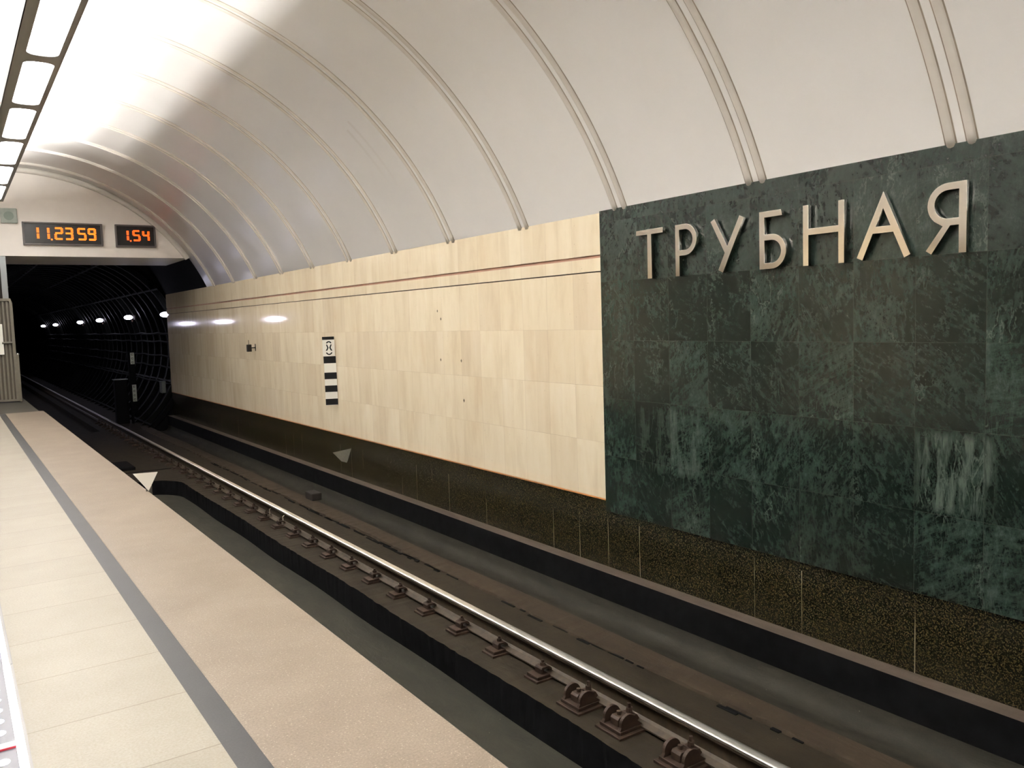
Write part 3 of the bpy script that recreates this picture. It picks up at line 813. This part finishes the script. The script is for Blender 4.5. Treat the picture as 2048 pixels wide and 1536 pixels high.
# ------------------------------------------------------------------ DISPLAYS
SEG = {'0': 'abcdef', '1': 'bc', '2': 'abged', '3': 'abgcd', '4': 'fgbc', '5': 'afgcd', '9': 'abcdfg'}
def digit(ch, x0, x1, z0, z1, parent, m, yy=-0.0405):
    bm = bmesh.new()
    h = z1 - z0; zc = (z0 + z1) / 2
    r = 0.0135
    pts = set()
    def line(xa, za, xb, zb_, n):
        for i in range(n): 
            f_ = i / (n - 1); pts.add((round(xa + (xb - xa) * f_, 4), round(za + (zb_ - za) * f_, 4)))
    q = 0.02
    S = {'a': (x0 + q, z1, x1 - q, z1, 5), 'g': (x0 + q, zc, x1 - q, zc, 5), 'd': (x0 + q, z0, x1 - q, z0, 5),
         'f': (x0, zc + q, x0, z1 - q, 4), 'b': (x1, zc + q, x1, z1 - q, 4), 'e': (x0, z0 + q, x0, zc - q, 4), 'c': (x1, z0 + q, x1, zc - q, 4)}
    for s in SEG[ch]:
        xa, za, xb, zb_, n = S[s]
        line(xa, za, xb, zb_, n)
        if s in 'adg':
            dz = -0.02 if s == 'a' else (0.02 if s == 'd' else 0.018)
            line(xa, za + dz, xb, zb_ + dz, n)
        else:
            dx = 0.022 if s in 'fe' else -0.022
            line(xa + dx, za, xb + dx, zb_, n)
    for (x, z) in pts:
        vs = [bm.verts.new((x + r * 1.15 * math.cos(2 * PI * i / 8), yy, z + r * 0.8 * math.sin(2 * PI * i / 8))) for i in range(8)]
        vb = [bm.verts.new((v.co.x, yy + 0.004, v.co.z)) for v in vs]
        bm.faces.new(vs); 
        for i in range(8): bm.faces.new((vs[i], vs[(i + 1) % 8], vb[(i + 1) % 8], vb[i]))
    finish('digit', bm, m, parent)
def dot(x, z, parent, m):
    bm = bmesh.new(); cyl(bm, (x, -0.0405, z), (x, -0.036, z), 0.019, 10); finish('decimal_point', bm, m, parent)
def display(x0, x1, z0, z1, lab):
    t = thing('led_display', (0, YH, 0), lab, 'clock', 'led displays on the header')
    bm = bmesh.new()
    fr = 0.03
    for q in ((x0, x0 + fr, z0, z1), (x1 - fr, x1, z0, z1), (x0 + fr, x1 - fr, z1 - fr, z1), (x0 + fr, x1 - fr, z0, z0 + fr)):
        box(bm, q[0], q[1], -0.075, 0.0, q[2], q[3])
    finish('frame', bm, M['frame_dark'], t, bevel=0.003)
    bm = bmesh.new(); box(bm, x0 + fr, x1 - fr, -0.035, 0.0, z0 + fr, z1 - fr); finish('screen', bm, M['black_case'], t)
    return t
t = display(1.457, 2.96, 3.25, 3.725, 'wide black clock display reading 11.23 59 in orange digits')
z0, z1 = 3.375, 3.62
for ch, xa, xb in (('1', 1.65, 1.748), ('1', 1.84, 1.942), ('2', 2.05, 2.195), ('3', 2.245, 2.385), ('5', 2.485, 2.635), ('9', 2.685, 2.825)):
    digit(ch, xa, xb, z0, z1, t, M['digit'])
dot(1.985, 3.37, t, M['digit'])
t = display(3.212, 4.04, 3.243, 3.728, 'small black interval display reading 1.54 in orange digits')
for ch, xa, xb in (('1', 3.36, 3.478), ('5', 3.575, 3.715), ('4', 3.775, 3.905)):
    digit(ch, xa, xb, 3.385, 3.61, t, M['digit_red'])
dot(3.52, 3.38, t, M['digit_red'])
t = thing('wall_speaker', (1.235, YH, 3.83), 'grey-green square speaker box on the header left of the clock', 'speaker')
bm = bmesh.new(); box(bm, -0.15, 0.15, -0.06, 0, -0.145, 0.155); finish('case', bm, M['grey_green'], t, bevel=0.012)
bm = bmesh.new(); cyl(bm, (0, -0.062, 0), (0, -0.055, 0), 0.09, 20); finish('grille', bm, simple('green_grey_grille', (0.28, 0.34, 0.29), 0.6), t)

# ------------------------------------------------------------------ GATE AT THE PLATFORM END
t = thing('platform_gate', (1.22, 19.97, 0.0), 'beige slatted metal gate closing the platform end', 'gate')
bm = bmesh.new()
pts = [(-1.9, 0.02), (-0.07, 0.02), (-0.07, 2.07), (-0.11, 2.145), (-1.9, 2.145)]
prism_y(bm, pts, 0.02, 0.03)
finish('back_sheet', bm, M['gate_dark'], t)
for i in range(24):
    bm = bmesh.new(); x = -0.145 - i * 0.07; box(bm, x - 0.017, x + 0.017, -0.02, 0.02, 0.05, 2.08); finish('slat', bm, M['gate'], t, bevel=0.003)
bm = bmesh.new()
prism_y(bm, [(-0.10, 0.02), (-0.045, 0.02), (-0.045, 2.05), (-0.075, 2.145), (-1.9, 2.145), (-1.9, 2.09), (-0.11, 2.09), (-0.10, 2.05)], -0.03, 0.03)
box(bm, -1.9, -0.10, -0.03, 0.03, 0.02, 0.06)
finish('frame', bm, M['gate'], t, bevel=0.003)
bm = bmesh.new(); box(bm, -0.045, 0.0, -0.03, 0.03, 0.0, 0.98); finish('side_post', bm, M['gate'], t, bevel=0.004)
bm = bmesh.new(); ell(bm, (-0.02, 0, 0.99), 0.03, 0.035, 0.03); o = finish('cap', bm, M['rimsteel'], t, True); o['label'] = 'chrome cap'
bm = bmesh.new(); cyl(bm, (-0.28, -0.05, 1.235), (-0.10, -0.05, 1.235), 0.022, 10); finish('handle', bm, M['gate'], t)
bm = bmesh.new(); box(bm, -0.70, -0.255, -0.05, -0.03, 0.995, 1.62); o = finish('notice', bm, M['white'], t, bevel=0.004); o['label'] = 'blank-looking white notice'
bm = bmesh.new(); box(bm, -0.205, -0.10, -0.03, 0.03, 2.145, 3.005); finish('upper_post', bm, M['post'], t)
bm = bmesh.new(); box(bm, -1.9, -0.205, 0.0, 0.01, 2.145, 3.005); finish('upper_sheet', bm, M['dark_grey'], t)

# ------------------------------------------------------------------ LUMINAIRE UNDER THE VAULT
LZ = 4.0
t = thing('linear_luminaire', (0.905, 0, LZ), 'long grey ceiling luminaire of rounded lit panels under the vault', 'lamp')
P0, PP = 9.12, 1.975
gaps = [P0 + PP * i for i in range(-7, 6)]
y0, y1 = gaps[0] - 0.15, gaps[-1] + 0.12
def rrect(xa, xb, ya, yb, r, bulge=0.05):
    pts = []
    for cx, cy, a0 in ((xb - r, yb - r, 0), (xa + r, yb - r, 90), (xa + r, ya + r, 180), (xb - r, ya + r, 270)):
        pts += arc(cx, cy, r, a0, a0 + 90, 6)
    return pts
loops = [[(-0.205, y0), (0.205, y0), (0.205, y1), (-0.205, y1)]]
opens = []
for i in range(len(gaps) - 1):
    ya, yb = gaps[i] + 0.105, gaps[i + 1] - 0.105
    opens.append((ya, yb)); loops.append(rrect(-0.110, 0.155, ya, yb, 0.10))
flat('housing', loops, 0.01, lambda u, v, w: (u, v, w + 0.005), M['housing'], t)
bm = bmesh.new()
for s in (-1, 1):
    x = s * 0.205
    box(bm, min(x, x - s * 0.006), max(x, x - s * 0.006), y0, y1, 0.0, 0.133)
box(bm, -0.205, 0.205, y0 - 0.006, y0, 0, 0.125); box(bm, -0.205, 0.205, y1, y1 + 0.006, 0, 0.22)
finish('side_rails', bm, M['housing'], t)
tube_me = None; dif_me = None
for i, (ya, yb) in enumerate(opens):
    yc = (ya + yb) / 2
    bm = bmesh.new(); box(bm, -0.125, 0.165, -(yb - ya) / 2 - 0.02, (yb - ya) / 2 + 0.02, 0.012, 0.018)
    if dif_me is None:
        o = finish('diffuser', bm, M['diffuser'], t); dif_me = o.data
        bm2 = bmesh.new()
        for x in (-0.09, 0.09): cyl(bm2, (x, -0.86, 0.07), (x, 0.86, 0.07), 0.016, 8)
        o2 = finish('tube', bm2, M['tube'], t); tube_me = o2.data
    else:
        bm.free()
        o = bpy.data.objects.new('diffuser', dif_me); sc.collection.objects.link(o); o.parent = t
        o2 = bpy.data.objects.new('tube', tube_me)
        if i < len(opens) - 1:            # the end module by the header has no uplight tubes
            sc.collection.objects.link(o2); o2.parent = t
    o.location = (0, yc, 0); o2.location = (0, yc, 0)
    o['label'] = 'bright white lit panel'
for i in range(len(gaps)):
    bm = bmesh.new(); cyl(bm, (0.0, gaps[i], 0.05), (0.0, gaps[i], 0.80), 0.006, 8); finish('suspension_rod', bm, M['housing'], t)
    bm = bmesh.new(); box(bm, -0.2, 0.2, gaps[i] - 0.012, gaps[i] + 0.012, 0.01, 0.05); finish('cross_bar', bm, M['housing'], t)

# ------------------------------------------------------------------ LIT STEEL FRAME IN THE PLATFORM CORNER
t = thing('floor_light_box', (0.135, 3.0, 0.0), 'bright steel-framed floor light box with bluish lights at the left of the platform', 'light box')
bm = bmesh.new(); box(bm, -0.60, 0.0, -1.5, 2.1, 0.0, 0.008); finish('base', bm, M['panelsteel'], t)
bm = bmesh.new(); box(bm, -0.010, 0.0, -1.5, 1.045, 0.0, 0.013); box(bm, -0.013, -0.002, 1.05, 2.1, 0.0, 0.013); finish('edge_strip', bm, simple('satin_edge', (0.20, 0.19, 0.185), 0.4, 0.0), t)
bm = bmesh.new(); box(bm, -0.037, -0.0101, -1.5, 1.045, 0.008, 0.016); box(bm, -0.036, -0.0131, 1.05, 2.1, 0.008, 0.016); finish('rim', bm, M['ledstrip'], t)
bm = bmesh.new(); box(bm, -0.60, -0.037, 0.225, 0.262, 0.008, 0.015); finish('crossbar', bm, M['ledstrip'], t)
bm = bmesh.new(); box(bm, -0.60, -0.037, 0.2195, 0.225, 0.008, 0.0145); o = finish('red_strip', bm, M['red'], t); o['label'] = 'thin red strip'
bm = bmesh.new()
LY = [0.13 - 0.12 * i for i in range(6)] + [0.37 + 0.105 * i for i in range(10)]
for yy in LY:
    bm = bmesh.new(); ell(bm, (-0.078, yy, 0.008), 0.02, 0.026, 0.004, 12, 6); finish('light', bm, M['led'], t, True)

# ------------------------------------------------------------------ TUNNEL FITTINGS
def tunnel_lamp(s):
    t = thing('tunnel_lamp', (0, 0, 0), '', 'lamp', 'lamps on the tunnel wall')
    bm = bmesh.new(); ell(bm, (-0.14 * s, 0, 0), 0.13 if s > 0 else 0.035, 0.28 if s > 0 else 0.5, 0.075 if s > 0 else 0.035); finish('lamp_glass', bm, M['tunnel_lamp'] if s > 0 else M['tunnel_tube'], t, True)
    bm = bmesh.new(); box(bm, min(-0.12 * s, 0.06 * s), max(-0.12 * s, 0.06 * s), -0.05, 0.05, 0.055, 0.075); box(bm, min(0.03 * s, 0.08 * s), max(0.03 * s, 0.08 * s), -0.05, 0.05, -0.08, 0.08); finish('bracket', bm, M['dark_grey'], t)
    bm = bmesh.new(); cyl(bm, (-0.02 * s, 0.02, -0.09), (-0.02 * s, 0.02, -0.16), 0.035, 10, 0.02); finish('socket', bm, M['rust'], t)
    return t
TL = tunnel_lamp(1)
tl = [(24.75, 'blue-white tunnel lamp right beside the end of the marble wall'), (30.2, 'blue-white tunnel lamp over the brightly lit lining, second from the marble'),
      (36.5, 'blue-white tunnel lamp third from the end of the marble wall'), (42.3, 'largest glowing blue-white tunnel lamp, fourth from the marble wall'),
      (52.6, 'small dim tunnel lamp deep in the tunnel, nearer of two'), (59.6, 'small dim tunnel lamp deepest in the tunnel')]
for i, (yy, lab) in enumerate(tl):
    if i == 0: TL.location = (5.27, yy, 1.82); TL['label'] = lab
    else: dup(TL, (5.25 - 0.02, yy, 1.84), lab)
TLL = tunnel_lamp(-1)
for i, yy in enumerate((28.7, 35.3, 41.6)):
    lab = 'blue-white lamp on the left tunnel wall hidden behind the gate'
    if i == 0: TLL.location = (0.50, yy, 1.64); TLL['label'] = lab; TLL['group'] = 'lamps on the left tunnel wall'
    else:
        dup(TLL, (0.50, yy, 1.64), lab)
# cables
for i, (z, nm) in enumerate(((1.30, 'topmost'), (1.05, 'second from the top'), (0.62, 'third from the top'), (0.30, 'fourth from the top'), (-0.15, 'lowest'))):
    x = TX + math.sqrt(TRR ** 2 - (z - TZ) ** 2) - 0.06
    bm = bmesh.new()
    n = 60; prevr = None
    for j in range(n + 1):
        y = YE + 0.1 + (YT - YE - 1) * j / n
        zz = z - 0.03 * abs(math.sin(j * PI / 3))
        ring = [bm.verts.new((x + 0.028 * math.cos(a), y, zz + 0.028 * math.sin(a))) for a in [2 * PI * q / 8 for q in range(8)]]
        if prevr:
            for q in range(8): bm.faces.new((prevr[q], prevr[(q + 1) % 8], ring[(q + 1) % 8], ring[q]))
        prevr = ring
    o = finish('tunnel_cable', bm, M['cable'], None, True); tag(o, 'black cable along the right tunnel wall, %s' % nm, 'cable', 'cables on the tunnel wall')
# number post
t = thing('marker_post', (4.40, 26.0, -1.30), 'dark post with two small white number plates inside the tunnel mouth', 'post')
bm = bmesh.new(); box(bm, -0.10, 0.08, 0.0, 0.12, 0.28, 2.1); box(bm, -0.10, -0.04, 0.02, 0.10, 0.0, 0.279); finish('post', bm, M['sooty'], t)
for z0, z1, n in ((1.73, 2.06, 3), (0.64, 1.13, 4)):
    bm = bmesh.new(); box(bm, -0.045, 0.065, -0.012, 0.0, z0, z1); pl = finish('number_plate', bm, M['dim_plate'], t)
    loops = []
    for i in range(n):
        zc = z0 + (i + 0.5) * (z1 - z0) / n
        loops.append(band(0.01, zc, 0.024, 0.012, 20, 340))
    flat('figures', loops, 0.002, lambda u, v, w: (u, -0.0135 - w, v), M['dark_grey'], pl)
t = thing('equipment_box', (4.15, 26.2, -1.30), 'black equipment cabinet beside the number post in the tunnel', 'cabinet')
bm = bmesh.new(); box(bm, -0.22, 0.12, 0, 0.3, 0, 1.28); finish('case', bm, M['sooty'], t, bevel=0.01)
bm = bmesh.new(); box(bm, -0.24, 0.14, -0.02, 0.32, 1.28, 1.30); finish('lid', bm, M['post'], t)
bm = bmesh.new(); box(bm, 5.00, 5.12, 25.2, 25.5, -0.42, -0.08)
o = finish('junction_box', bm, simple('grey_box', (0.10, 0.11, 0.10), 0.5), bevel=0.01); tag(o, 'grey junction box low on the tunnel wall behind the marble', 'box')
